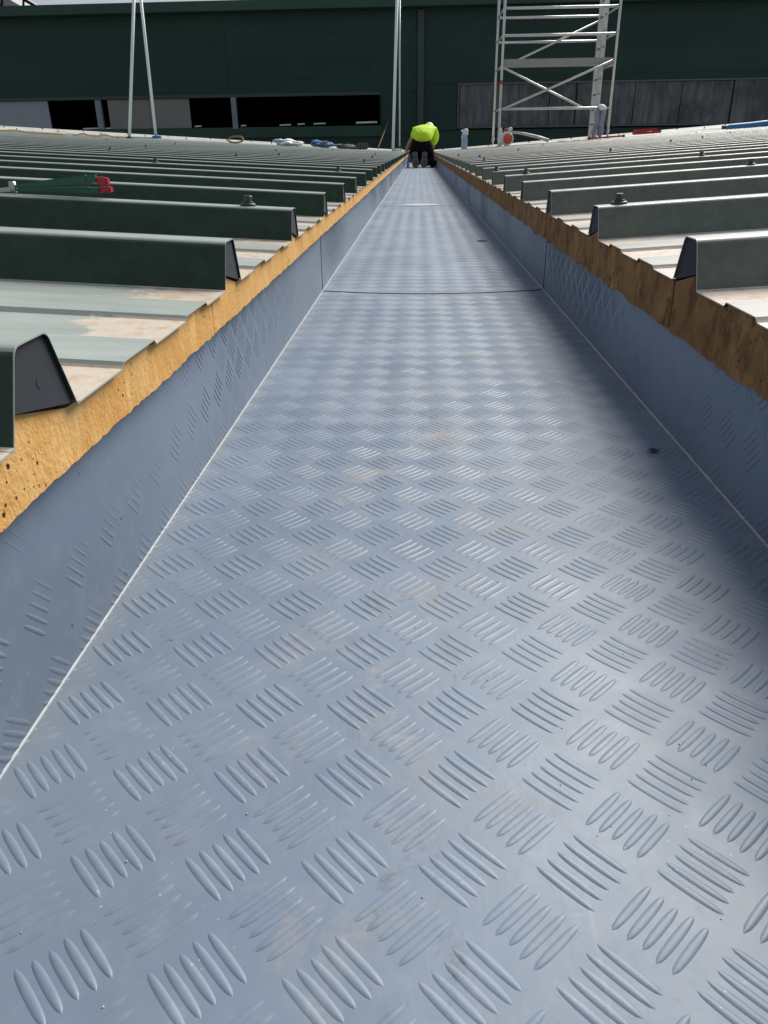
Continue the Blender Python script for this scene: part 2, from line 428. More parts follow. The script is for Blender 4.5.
for c in cl:
    Mx = frame_of(c[0], c[1], c[2]); ok, dd = inview(Mx.translation)
    full = (c[0] == 'f' and XL+.018 < c[1] < XR-.018) or (c[0] != 'f' and .02 < c[1] < .13)
    (near if ok and full else rest).append((dd, c, Mx))
near.sort(key=lambda t: t[0]); rest += near[300:]; near = near[:300]
cm = []
for fl in (0, 1):
    V, F = cluster(12, 8, fl); me = mesh(V, fixn(V, F), 'tread_cluster'); me.materials.append(M_gutter)
    me.polygons.foreach_set('use_smooth', [True]*len(me.polygons)); cm.append(me)
def hs(c): return min(.68, max(.45, .68-(c[2]-.6)*.12)) if c[0] == 'f' else (1 if c[2] < .6 else max(.22, 1-(c[2]-.6)*1.0))* ((.9 if c[0] == 'l' else 1.2) if c[3] == 0 else .28)*(.5 if c[1] < .03 else 1)
for dd, c, Mx in near:
    par = [o for a, b, o in sheets if a <= c[2] < b][0]
    o = bpy.data.objects.new('tread_cluster', cm[c[3] if c[0] != 'l' else 1-c[3]]); COL.objects.link(o); o.parent = par
    Mx = Mx @ Matrix.Rotation(R(random.uniform(-1.2, 1.2)), 4, 'Z') @ Matrix.Diagonal((1, 1, random.uniform(.85, 1.1)*hs(c), 1)); o.matrix_local = Mx
LOD = []
for fl in (0, 1):
    LOD.append([])
    for nl, nw in ((8, 4), (6, 4), (4, 2)):
        V, F = cluster(nl, nw, fl); LOD[fl].append((V, np.array(fixn(V, F))))
VV = []; FF = []; off = 0
for dd, c, Mx in rest:
    if c[2] < -.25 or any(abs(c[2]-(J_+(sag(c[1], 1) if c[0] == 'f' else 0))) < .021 for J_ in JY[1:-1]): continue
    V, F = LOD[c[3] if c[0] != 'l' else 1-c[3]][0 if dd < 1.7 else 1 if dd < 4.5 else 2]
    A = np.array(Mx); P = (V*np.array((1, 1, hs(c))))@A[:3, :3].T+A[:3, 3]
    # cut bars that would run into the corner or past the upper edge
    if c[0] == 'f': P[:, 0] = np.clip(P[:, 0], XL+.001, XR-.001)
    else: P[:, 2] = np.clip(P[:, 2], .001, .163)
    VV.append(P); FF.append(F+off); off += len(P)
VV = np.concatenate(VV); FF = np.concatenate(FF)
me = bpy.data.meshes.new('tread_relief'); me.vertices.add(len(VV)); me.vertices.foreach_set('co', VV.ravel())
me.loops.add(FF.size); me.loops.foreach_set('vertex_index', FF.ravel().astype(np.int32)); me.polygons.add(len(FF))
me.polygons.foreach_set('loop_start', np.arange(0, FF.size, 4, dtype=np.int32)); me.polygons.foreach_set('use_smooth', np.ones(len(FF), bool))
me.update(calc_edges=True); me.validate()
tag(link('tread_relief', me, M_gutter, gut), kind='stuff')

# ---- roofs --------------------------------------------------------
SL, ZB, RH, RT, RB = .056, .174, .0505, .0195, .042
LEN = 13.5
def rib_profile():
    """(y, z) across a rib, rounded shoulders, front (-y) to back"""
    P = [(-RB-.004, .0003), (-RB, .0012)]; r = .0085
    ang0 = math.atan2(RH, RB-RT)
    for s in (-1, 1):
        cx = s*(RT-r*.62); cz = RH-r
        a0, a1 = (math.pi-(math.pi/2-ang0), math.pi/2) if s < 0 else (math.pi/2, math.pi/2-ang0)
        P += [(cx+r*math.cos(a0+(a1-a0)*k/4), cz+r*math.sin(a0+(a1-a0)*k/4)) for k in range(5)]
    return P+[(RB, .0012), (RB+.004, .0003)]
def extrude_profile(prof, s, yo=0, x0=0., closed_front=True, length=LEN, seed=0):
    xs = [x0, .02, .08, .2, .4, .8, 1.4, 2.2, 3.5, 5, 7, 9, 11, length]
    V = []; F = []; n = len(prof)
    for x in xs:
        for y, z in prof:
            dn = .0012*noise.noise(Vector((x*1.3, seed*3.1, 0)))*(min(x, 1)) if z > .01 else 0
            V.append((s*x, y+yo+dn, z+SL*x+dn*.4))
    for a in range(len(xs)-1):
        for b in range(n-1):
            q = (a*n+b, (a+1)*n+b, (a+1)*n+b+1, a*n+b+1); F.append(q if s < 0 else q[::-1])
    # thickness lip at the eave
    base = len(V)
    for y, z in prof: V.append((s*x0, y+yo, z+SL*x0-.0011))
    for b in range(n-1):
        q = (b, b+1, base+b+1, base+b); F.append(q if s < 0 else q[::-1])
    return V, F
def pan_profile(ribs, lo=0., hi=1.):
    """sheet between the ribs with two low stiffening plateaus per bay"""
    marks = []
    for c in (-1, 0, 1, 2, 3):
        rc = ribs[0]+.5*c
        for q in (.165, .335):
            m = rc+q; marks += [(m-.041, 0), (m-.036, .0042), (m+.036, .0042), (m+.041, 0)]
    marks.sort()
    def z(y):
        for (a, za), (b, zb) in zip(marks, marks[1:]):
            if a <= y <= b: return za+(zb-za)*(y-a)/(b-a)
        return 0
    ys = sorted(set([lo, hi]+[m[0] for m in marks if lo < m[0] < hi]))
    return [(y, z(y)) for y in ys]
def foam_mesh(ribs, s, zbot, step, seed, ov):
    prof = pan_profile(ribs, .0015, .9985)
    def top(y):
        for c in ribs:
            if c-RB < y < c+RB:
                t = (y-(c-RB+.0015))/.0065
                return max(0, min(.018*t if t < 1 else .018*(1-(y-(c-RB+.008))/(2*RB-.012)), .018))
        for (a, za), (b, zb) in zip(prof, prof[1:]):
            if a <= y <= b: return za+(zb-za)*(y-a)/(b-a)
        return 0
    j_ = .0035 if s > 0 else .0015; ys = list(np.arange(j_, 1-j_, step))+[1-j_]; rows = 9; V = []; F = []
    for y in ys:
        ra = 1.7 if s > 0 else .4; nb = zbot+ra*.0035*noise.noise(Vector((y*14, seed*7.7, 0)))+.0022*noise.noise(Vector((y*55, seed*7.7, 2)))+.0016*noise.noise(Vector((y*160, seed, 5)))
        tp = top(y)-.0022
        for r in range(rows):
            t = r/(rows-1); z = tp*(1-t)+nb*t
            dx = ra*.0014*noise.noise(Vector((y*16, z*16, seed)))+ra*.0005*noise.noise(Vector((y*90, z*90, seed)))
            if r == 0: dx = 0
            V.append((-s*(ov+dx) if True else 0, y, z))
        V.append((s*.09, y, nb)); V.append((s*.09, y, tp))
    n = rows+2
    for a in range(len(ys)-1):
        for b in range(n):
            q = (a*n+b, a*n+(b+1) % n, (a+1)*n+(b+1) % n, (a+1)*n+b); F.append(q if s > 0 else q[::-1])
    F.append(tuple(range(n))); F.append(tuple((len(ys)-1)*n+b for b in range(n))[::-1])
    return V, F
def filler_mesh(s):
    e = .0010; ins = lambda z: RB-(RB-RT)*z/RH-e
    P = [(-ins(.0165), .0165), (-ins(RH-.006), RH-.006), (-RT+.004, RH-.0012), (RT-.004, RH-.0012), (ins(RH-.006), RH-.006), (ins(.0005), .0005)]
    n = len(P); V = [(s*.0025, y, z) for y, z in P]+[(s*.05, y, z+SL*.05) for y, z in P]
    F = [tuple(range(n)), tuple(range(2*n-1, n-1, -1))]+[(i, (i+1) % n, (i+1) % n+n, i+n) for i in range(n)]
    me = mesh(V, F); bm = bmesh.new(); bm.from_mesh(me); 
    lathe(bm, [(.0035, 0), (.0035, .0006)], 10)
    bmesh.ops.rotate(bm, verts=bm.verts[-20:] if False else [v for v in bm.verts][-20:], matrix=Matrix.Rotation(R(90), 3, 'Y'))
    bmesh.ops.translate(bm, verts=[v for v in bm.verts][-20:], vec=(s*.0022 if s > 0 else -.0028, .004, .024))
    return bm_mesh(bm)
def hex_screw():
    bm = bmesh.new()
    lathe(bm, [(.0125, 0), (.0135, .0015), (.0135, .004), (.011, .0052)], 18)
    me1 = bm_mesh(bm)
    bm = bmesh.new(); bm.from_mesh(me1)
    lathe(bm, [(.0088, .005), (.0088, .0075), (.0082, .008)], 18)
    vs = []
    rings = []
    for r, z in ((.0072, .0078), (.0074, .0095), (.0074, .0155), (.0062, .0172)):
        rings.append([bm.verts.new((r*math.cos(math.pi/3*k), r*math.sin(math.pi/3*k), z)) for k in range(6)])
    for A, B in zip(rings, rings[1:]):
        for k in range(6): bm.faces.new((A[k], A[(k+1) % 6], B[(k+1) % 6], B[k]))
    bm.faces.new(rings[-1])
    me = bm_mesh(bm); me.materials.append(M_bolt); return me
SCREW = hex_screw()
# screws seen on the rib tops: (side, Y of rib row, distance from the gutter line)
SCR = {-1: [(1.42, -.294), (3.42, -1.075), (3.42, -.326), (5.42, -1.99), (5.42, -1.17), (5.42, -.345), (6.42, -1.06), (7.42, -2.4), (7.42, -.4), (8.92, -1.5), (10.42, -3.0), (9.92, -.5), (11.92, -4.4), (12.92, -1.3), (15.42, -2.2), (15.42, -5.5)],
       1: [(1.402, .337), (2.902, .370), (2.402, .93), (3.402, .315), (3.402, 1.12), (5.402, 1.21), (5.402, .42), (8.402, 2.75), (7.402, 2.16), (6.902, .5), (9.402, 1.1), (10.902, 3.9), (12.402, 1.8), (14.402, 4.6), (15.402, 2.6), (8.402, .4)]}
def build_roof(s, eave, joint0, ribs, mat, fmat, zbot, ov, label):
    root = empty('panel_roof', (0, 0, 0), label=label, cat='roof')
    V = []; F = []
    for lo, hi in zip([0]+[c+RB+.001 for c in ribs], [c-RB-.001 for c in ribs]+[1]):
        if hi-lo < .003: continue
        v1, f1 = extrude_profile(pan_profile(ribs, max(lo, 0), min(hi, 1)), s); b0 = len(V); V += v1; F += [tuple(i+b0 for i in f) for f in f1]
    pan_me = mesh(V, F, 'roof_panel'); pan_me.materials.append(mat)
    ribm = []
    for q in range(3):
        V, F = extrude_profile(rib_profile(), s, x0=0., seed=q+1); rm = mesh(V, F, 'rib'); rm.materials.append(mat)
        rm.polygons.foreach_set('use_smooth', [True]*len(rm.polygons))
        # keep the eave lip and shoulder edges crisp
        rm.set_sharp_from_angle(angle=R(38)) if hasattr(rm, 'set_sharp_from_angle') else None
        ribm.append(rm)
    fil = filler_mesh(s); fil.materials.append(M_filler)
    for p in range(-2, 19):
        yj = joint0+p
        if yj > 18.9: break
        pz = random.uniform(-.0008, .0008) if p > 1 else 0
        pn = link('roof_panel', pan_me, mat, root, loc=(eave, yj, ZB+pz))
        st = .005 if yj < 3 else .012 if yj < 7 else .04
        V, F = foam_mesh(ribs, s, zbot, st, p+40*(s > 0), ov)
        fm = link('foam_core', mesh(V, F), fmat, pn)
        for c in ribs:
            r = link('rib', ribm[(p*2+int(c*2)) % 3], mat, pn, loc=(random.uniform(-.002, .002) if p > 1 else 0, c, 0))
            f = link('rib_filler', fil, M_filler, pn, loc=(0, c, 0))
            for (sy, sx) in SCR[s]:
                if abs(yj+c-sy) < .1:
                    d = abs(sx)-abs(eave)
                    b = link('fixing_screw', SCREW, M_bolt, pn, loc=(s*d, c, RH+SL*d-.0004)); b.rotation_euler = (0, -s*math.atan(SL), random.uniform(0, 1))
    # verge flashing across the far end, screws along it
    ye = joint0+19-(.0 if s < 0 else 0)
    V = []; F = []; xs = np.linspace(0, LEN, 30)
    for x in xs:
        z = ZB+SL*x; hh = .008+.011*x
        for y, dz in ((18.55, RH+.001), (18.60, RH+.004+hh*.4), (19.35, RH+.012+hh), (19.40, RH+.010+hh), (19.41, -.25)): V.append((eave+s*x, y, z+dz))
    for a in range(len(xs)-1):
        for b in range(4):
            q = (a*5+b, (a+1)*5+b, (a+1)*5+b+1, a*5+b+1); F.append(q if s < 0 else q[::-1])
    fl = link('verge_flashing', mesh(V, F), M_trim, root)
    for k in range(26):
        x = .25+k*.47+random.uniform(-.05, .05); y = 18.75+.35*(k % 2)
        b = link('flashing_screw', SCREW, M_bolt, fl, loc=(eave+s*x, y, ZB+SL*x+RH+.010+(.008+.011*x)*(.4+.6*(y-18.6)/.75)))
        b.scale = (1.5, 1.5, 1.5)
    return root
roofL = build_roof(-1, -.215, .834, (.086, .586), M_roofL, M_foamL, -.038, -.006+.0, 'dark green ribbed metal roof left of the gutter, with tan foam edge painted sunlit')
roofR = build_roof(1, .299, .945, (.457, .957), M_roofR, M_foamR, -.058, -.003, 'paler green ribbed metal roof right of the gutter with brown foam edge painted shaded')

# ---- far building -------------------------------------------------
WY = 24.0
bld = empty('industrial_building', (0, WY, 0), rz=-.02, label='dark green clad industrial building across the far end of the roofs', cat='building')
def panel(name, x0, x1, z0, z1, mat, y=0., t=.05, parent=bld, bev=.006):
    bm = bmesh.new(); box(bm, ((x0+x1)/2, y+t/2, (z0+z1)/2), (x1-x0, t, z1-z0), bev=bev); return link(name, bm_mesh(bm), mat, parent)
J = .002
# upper cladding in bays, lower cladding below the openings
bays = [-16.4, -12.2, -5.25, -.04, 4.6, 9.3, 14.0, 18.5]
for a, b in zip(bays, bays[1:]):
    zt = 1.66 if b <= 0 else 1.86
    for z0, z1 in ((zt+.004, 2.02), (2.02+J, 3.60)):
        if z1-z0 > .02: panel('cladding_panel', a+J, b-J, z0, z1, M_clad)
    panel('cladding_panel', a+J, b-J, -6, (.60 if b <= 0 else .72), M_clad, y=.03)
panel('cladding_panel', -1.06, -.045, .605, 1.66, M_clad); panel('cladding_panel', -.035, 1.06, .725, 1.86, M_clad)
panel('pilaster', -.03, .14, -.6, 3.58, M_pil, y=-.11, t=.11)
# fascia, soffit and roof edge
panel('fascia', -16.4, 18.5, 3.60, 3.83, M_fascia, y=-.45, t=.45)
bm = bmesh.new(); vs = [bm.verts.new(v) for v in ((-16.4, -.4, 3.832), (18.5, -.4, 3.832), (18.5, 9, 4.15), (-16.4, 9, 4.15))]; bm.faces.new(vs)
link('roof', bm_mesh(bm), M_fascia, bld)
# left ribbon opening with dark room behind
panel('sill', -12.6, -1.02, .60, .87, M_fascia, y=-.06, t=.10)
panel('head_trim', -12.6, -1.02, 1.62, 1.70, M_pil, y=-.03, t=.03)
panel('infill_sheet', -12.5, -10.5, .875, 1.615, M_sheetA, y=.02)
panel('infill_sheet', -8.77, -7.6, .875, 1.615, M_sheetB, y=.02); panel('infill_sheet', -7.595, -6.43, .875, 1.615, M_sheetB, y=.02)
panel('window_post', -9.13, -8.96, .872, 1.618, M_post, y=0, t=.12); panel('window_post', -5.22, -5.08, .83, 1.618, M_post, y=-.08, t=.12)
panel('window_jamb', -1.065, -1.02, .872, 1.618, M_fascia, y=0, t=.08)
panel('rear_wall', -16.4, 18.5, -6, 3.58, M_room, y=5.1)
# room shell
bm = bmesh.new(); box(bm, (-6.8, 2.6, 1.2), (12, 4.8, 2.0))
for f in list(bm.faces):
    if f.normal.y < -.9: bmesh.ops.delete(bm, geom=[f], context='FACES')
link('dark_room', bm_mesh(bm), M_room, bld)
for x, wd, z in ((-9.35, .5, .885), (-8.85, .22, .885), (-6.25, .2, .9), (-4.95, .16, .9), (-3.75, .32, .90), (-3.3, .2, .915), (-2.78, .34, .92), (-1.45, .6, .93)):
    tube_obj('white_offcut', [(x-wd/2, .06, z+.012), (x+wd/2, .06, z+.02)], .020 if wd < .55 else .028, M_white, bld, 8)
# right ribbon: framed stained glazing
rb = empty('ribbon_window', (0, 0, 0)); rb.parent = bld
def pp(*a, **k): return panel(*a, parent=rb, **k)
pp('frame', 1.07, 14.6, 1.82, 1.862, M_frame, y=-.04, t=.06); pp('frame', 1.07, 14.6, .76, .80, M_frame, y=-.04, t=.06)
pp('frame', 1.07, 1.115, .802, 1.818, M_frame, y=-.04, t=.06)
x = 1.12
for k, wd in enumerate((.95, 1.5, .72, 1.55, 1.25, 1.35, 1.5, 1.6, 1.5, 1.55)):
    pp('pane', x+.012, x+wd-.012, .805, 1.815, M_glaz, y=.0+.02*(k % 3), t=.02, bev=.003); x += wd
panel('backing_wall', -16.4, 18.5, 1.88, 3.58, M_room, y=.12); panel('backing_wall', -16.4, 18.5, -6, .60, M_room, y=.12); panel('backing_wall', -1.01, 1.06, .605, 1.875, M_room, y=.12)
panel('backing_wall', -16.4, -1.0, 1.63, 1.875, M_room, y=.12); panel('cladding_panel', -16.4, -12.6, .605, 1.62, M_clad)
pp('backing', 1.07, 14.6, .72, 1.86, M_room, y=.10, t=.03)
# block on the right/left sides so the building has depth
for xx in (-16.5, 18.6): panel('side_wall', xx-.1, xx+.1, -6, 3.8, M_clad, y=.01, t=9)

# pale plant tower behind the left end of the big building
tw = empty('rooftop_plant_tower', (-21.6, 40, -.35), label='pale gabled structure with dark railing behind the green building, at top left', cat='tower')
bm = bmesh.new()
P = [(-6, -6), (4.2, -6), (4.2, 6.35), (2.2, 7.5), (-6, 11.4)]
f1 = [bm.verts.new((x, 0, z)) for x, z in P]; f2 = [bm.verts.new((x, 5, z)) for x, z in P]
bm.faces.new(f1); bm.faces.new(f2[::-1])
for i in range(5): bm.faces.new((f1[i], f2[i], f2[(i+1) % 5], f1[(i+1) % 5]))
link('wall', bm_mesh(bm), M_brick, tw)
tube_obj('rail', [(-6, -.2, 11.7), (2.2, -.2, 7.85), (4.6, -.2, 6.5)], .07, M_room, tw, 6)
tube_obj('rail', [(-6, -.2, 10.5), (1.0, -.2, 7.4), (4.4, -.2, 6.0)], .05, M_room, tw, 6)
for k in range(12):
    x = -5.5+k*.85; zt = 7.85+(2.2-x)*.47 if x < 2.2 else 7.85-(x-2.2)*.56
    tube_obj('baluster', [(x, -.2, zt-1.1), (x+.3, -.2, zt)], .05, M_room, tw, 6)
for x, z in ((1.2, 6.7), (2.6, 6.4), (-.4, 6.9)): 
    bm = bmesh.new(); box(bm, (x, -.02, z), (.55, .1, .5)); link('window', bm_mesh(bm), M_room, tw)

# ================================================================== SCAFFOLD TOWER
def zroof(x): return ZB+RH+SL*(abs(x)-(.299 if x > 0 else .215))
sf = empty('scaffold_tower', (2.75, 18.2, zroof(2.75)), label='aluminium mobile scaffold tower standing on the far end of the right roof', cat='scaffold')
def W(p): return Vector(p)-Vector(sf.location)
YF, YR = 17.6, 18.93
xl, xr = 1.645, 3.845
TOPZ = 4.3
for x in (xl, xr):
    for y in (YF, YR):
        zb = zroof(x)
        tube_obj('leg', [W((x, y, zb+.10)), W((x, y, TOPZ))], .0265, M_alu, sf, 12)
        bm = bmesh.new(); lathe(bm, [(.06, 0), (.06, .012), (.02, .02), (.02, .12), (.034, .13), (.034, .16)], 14, tuple(W((x, y, zb)))); link('base_jack', bm_mesh(bm), M_alu, sf)
def tb(name, a, b, r=.022, mat=M_alu): return tube_obj(name, [W(a), W(b)], r, mat, sf, 10)
for y, zz in ((YF, (2.70, 2.25, .985)), (YR, (2.71, 2.27, .99))):
    for z in zz[:2]: tb('guard_rail', (xl, y, z), (xr, y, z), .026)
tb('ledger', (xl, YF, .985), (xr-.12, YF, .975), .026)
tb('diagonal_brace', (xl+.08, YF-.03, .99), (xr-.04, YF-.03, 1.80), .023)
tb('diagonal_brace', (xl+.1, YR-.03, 1.83), (xr-.3, YR-.03, 1.03), .022)
tb('diagonal_brace', (xl+.05, YR-.03, 1.78), (xr-.02, YR-.03, 2.66), .022)
for x in (xl, xr):
    for z in (.985, 1.74, 2.27, 2.71, 3.2, 3.7): tb('rung', (x, YF, z), (x, YR, z), .019)
for i in range(1):
    bm = bmesh.new(); box(bm, W(((xl+xr)/2, YF+.12+.28, 1.785)), (2.12, .60, .05), bev=.004); link('deck_board', bm_mesh(bm), M_deck, sf)
bm = bmesh.new(); box(bm, W(((xl+xr)/2, YF+.04, 1.80)), (2.12, .03, .11)); link('toe_board', bm_mesh(bm), M_deck, sf)
# perforated access ladder at the right-hand end, seen edge on
lad = empty('ladder', (0, 0, 0)); lad.parent = sf
for y in (YR-.62, YR-.15):
    bm = bmesh.new(); box(bm, W((3.73, y, 2.1)), (.095, .03, 4.0), rot=None); link('stile', bm_mesh(bm), M_alu, lad)
for k in range(15):
    z = .7+k*.28
    tube_obj('rung', [W((3.73, YR-.66, z)), W((3.73, YR-.12, z))], .016, M_frame, lad, 8)
# red marker sleeves on the front left leg
for z in (1.42,): tube_obj('red_clip', [W((xl, YF, z)), W((xl, YF, z+.07))], .029, M_red, sf, 10)

# jacket hung on the scaffold rail
jk = empty('hanging_jacket', (3.66, 17.5, .98), label='blue grey jacket with white hood hung on the right leg of the scaffold', cat='jacket')
bm = bmesh.new(); 
for (dx, r) in ((-.07, 1), (.05, 1.15)):
    pts = [(dx, 0, 0), (dx-.02, -.02, -.12), (dx*.6-.02, 0, -.28), (dx*1.3-.03, .01, -.44), (dx-.05, 0, -.54)]
    tube(bm, pts, [.03*r, .05*r, .045*r, .05*r, .02*r], 10)
link('sleeve', bm_mesh(bm), M_cloth, jk)
bm = bmesh.new(); bmesh.ops.create_icosphere(bm, subdivisions=3, radius=.075)
for v in bm.verts: v.co = Vector((v.co.x*1.25, v.co.y, v.co.z*.75))*(1+.35*noise.noise(v.co*14))
for f in bm.faces: f.smooth = True
link('hood', bm_mesh(bm), M_white, jk)

# ================================================================== POLES (guyed A-frames)
def aframe(x, spread0, zb, ztop, label, grp):
    o = empty('pole_frame', (x, 17.5, zb), label=label, cat='pole', group=grp)
    return o
o = aframe(-5.7, 0, zroof(5.7), 4, 'two thin pale poles in an A shape in front of the grey boarded windows', 'pole frames')
ox, oz = -5.7, zroof(5.7)
tube_obj('pole', [(-5.985-ox, 0, .03), (-5.985+.466*1.2-ox, 0, 2.95+.0-oz+.5)], .030, M_aluw, o, 10)
tube_obj('pole', [(-5.425-ox, 0, .03), (-5.375-ox, 0, 3.45-oz)], .028, M_aluw, o, 10)
tube_obj('base_bar', [(-6.0-ox, 0, .035), (-5.4-ox, 0, .03)], .022, M_aluw, o, 8)
bm = bmesh.new(); box(bm, (-5.40-ox, -.02, .035), (.17, .12, .05), bev=.01); link('foot', bm_mesh(bm), M_blue, o)
bm = bmesh.new(); box(bm, (-5.99-ox, -.02, .03), (.11, .1, .04), bev=.01); link('foot', bm_mesh(bm), M_bolt, o)
o = aframe(-.45, 0, zroof(.45), 4, 'two thin pale poles side by side just left of the kneeling person', 'pole frames')
ox, oz = -.45, zroof(.45)
tube_obj('pole', [(-.52-ox, 0, .02), (-.405-ox, 0, 3.4-oz)], .030, M_aluw, o, 10)
tube_obj('pole', [(-.385-ox, .1, .02), (-.372-ox, .1, 3.4-oz)], .017, M_alu, o, 10)
tube_obj('base_bar', [(-.54-ox, 0, .03), (-.34-ox, .1, .03)], .022, M_aluw, o, 8)
bm = bmesh.new(); box(bm, (-.38-ox, .1, .045), (.07, .07, .07), bev=.01); link('foot', bm_mesh(bm), M_bolt, o)

# ================================================================== KNEELING WORKER
def skin(name, pts, edges, parent, mat, root=0, sub=2):
    """pts: list of (x, y, z, rx, ry)"""
    me = bpy.data.meshes.new(name); me.from_pydata([p[:3] for p in pts], edges, []); 
    o = bpy.data.objects.new(name, me); COL.objects.link(o)
    m = o.modifiers.new('s', 'SKIN'); m.use_smooth_shade = True
    for i, p in enumerate(pts):
        sv = me.skin_vertices[0].data[i]; sv.radius = (p[3], p[4] if len(p) > 4 else p[3]); sv.use_root = (i == root)
    if sub: s2 = o.modifiers.new('d', 'SUBSURF'); s2.levels = s2.render_levels = sub
    dg = bpy.context.evaluated_depsgraph_get(); dg.update()
    me2 = bpy.data.meshes.new_from_object(o.evaluated_get(dg)); bpy.data.objects.remove(o); bpy.data.meshes.remove(me)
    for p in me2.polygons: p.use_smooth = True
    me2.materials.clear(); me2.materials.append(mat)
    return link(name, me2, mat, parent)
man = empty('person', (.03, 14.0, 0), label='person kneeling in the gutter in yellow high visibility top, dark trousers and white cap', cat='person')
# joints (local to the knees' side): y forward
pel = (.015, .22, .37)
lhip, rhip = (-.075, .24, .34), (.105, .24, .34)
lkn, rkn = (-.055, .42, .085), (.125, .42, .085)
lan, ran = (-.065, .05, .09), (.055, .05, .11)
sp1, sp2, nk, hd = (.03, .33, .46), (.075, .50, .56), (.12, .64, .60), (.145, .72, .595)
lsh, rsh = (-.06, .52, .54), (.225, .54, .55)
lel, rel = (-.155, .50, .415), (.265, .60, .46)
lha, rha = (-.235, .55, .28), (.17, .74, .18)
# body: one continuous skinned figure with fingers
pts = [(*pel, .12, .11), (*lhip, .09), (*lkn, .055), (*lan, .04), (-.07, -.0, .045, .035), (*rhip, .09), (*rkn, .055), (*ran, .04), (.06, .0, .06, .035),
       (*sp1, .11, .10), (*sp2, .12, .09), (*nk, .055), (*hd, .075), (.155, .785, .58, .065), (*lsh, .05), (*lel, .040), (*lha, .027), (*rsh, .05), (*rel, .040), (*rha, .026)]
ed = [(0, 1), (1, 2), (2, 3), (3, 4), (0, 5), (5, 6), (6, 7), (7, 8), (0, 9), (9, 10), (10, 11), (11, 12), (12, 13), (10, 14), (14, 15), (15, 16), (10, 17), (17, 18), (18, 19)]
for wi, (hx, hy, hz), dz in ((16, lha, .0), (19, rha, .03)):
    pi = len(pts); pts.append((hx, hy+.05, hz-.02-dz, .028, .016)); ed.append((wi, pi))
    for k, (dx, ln) in enumerate(((-.028, .060), (-.010, .072), (.010, .068), (.028, .052))):
        a = len(pts); pts.append((hx+dx, hy+.085, hz-.030-dz, .0095)); pts.append((hx+dx*1.1, hy+.085+ln*.5, hz-.036-dz*1.3, .0085)); pts.append((hx+dx*1.1, hy+.085+ln*.8, hz-.045-dz*1.8, .007))
        ed += [(pi, a), (a, a+1), (a+1, a+2)]
    sg = 1 if hx < 0 else -1
    a = len(pts); pts += [(hx+sg*.04, hy+.04, hz-.03-dz, .0105), (hx+sg*.055, hy+.075, hz-.038-dz, .009)]; ed += [(pi, a), (a, a+1)]
body = skin('body', pts, ed, man, M_skin, 0, 1)
skin('trousers', [(.015, .20, .36, .165, .15), (-.05, .24, .31, .125), (-.07, .33, .20, .105), (*lkn, .092), (-.062, .22, .095, .082), (-.065, .09, .09, .050),
                  (.09, .24, .31, .13), (.15, .33, .20, .12), (*rkn, .095), (.09, .22, .095, .08), (.07, .11, .10, .050), (.035, .34, .43, .14, .12)],
     [(0, 1), (1, 2), (2, 3), (3, 4), (4, 5), (0, 6), (6, 7), (7, 8), (8, 9), (9, 10), (0, 11)], man, M_black, 0, 2)
skin('hi_vis_top', [(.014, .17, .40, .17, .13), (.045, .36, .50, .175, .125), (.08, .48, .565, .17, .115), (.115, .58, .585, .11, .085),
                    (-.065, .51, .53, .085), (-.105, .505, .48, .065), (-.14, .50, .435, .05),
                    (.22, .54, .545, .092), (.262, .58, .48, .078), (.245, .62, .40, .064), (.215, .65, .35, .05)],
     [(0, 1), (1, 2), (2, 3), (2, 4), (4, 5), (5, 6), (2, 7), (7, 8), (8, 9), (9, 10)], man, M_hv, 0, 2)
# cap with brim, hair
bm = bmesh.new(); bmesh.ops.create_uvsphere(bm, u_segments=20, v_segments=12, radius=.09)
for v in list(bm.verts):
    v.co.x *= .95; v.co.y *= 1.1
bmesh.ops.delete(bm, geom=[v for v in bm.verts if v.co.z < -.02], context='VERTS')
for f in bm.faces: f.smooth = True
cap = link('cap', bm_mesh(bm), M_white, man, loc=(.152, .72, .600)); cap.rotation_euler = (R(-35), R(12), R(-12))
bm = bmesh.new(); box(bm, (0, .13, -.012), (.13, .09, .006), bev=.002); link('brim', bm_mesh(bm), M_white, cap)
bm = bmesh.new(); bmesh.ops.create_uvsphere(bm, u_segments=16, v_segments=10, radius=.088)
for f in bm.faces: f.smooth = True
link('hair', bm_mesh(bm), M_hair, man, loc=(.150, .715, .585))
# face (turned away and down, still there)
bm = bmesh.new()
for dx in (-.028, .028): bmesh.ops.create_uvsphere(bm, u_segments=8, v_segments=6, radius=.011, matrix=Matrix.Translation((dx+.155, .845, .585)))
link('eye', bm_mesh(bm), M_white, man)
bm = bmesh.new(); tube(bm, [(.155, .835, .59), (.157, .87, .565), (.157, .845, .555)], [.008, .013, .007], 8); link('nose', bm_mesh(bm), M_skin, man)
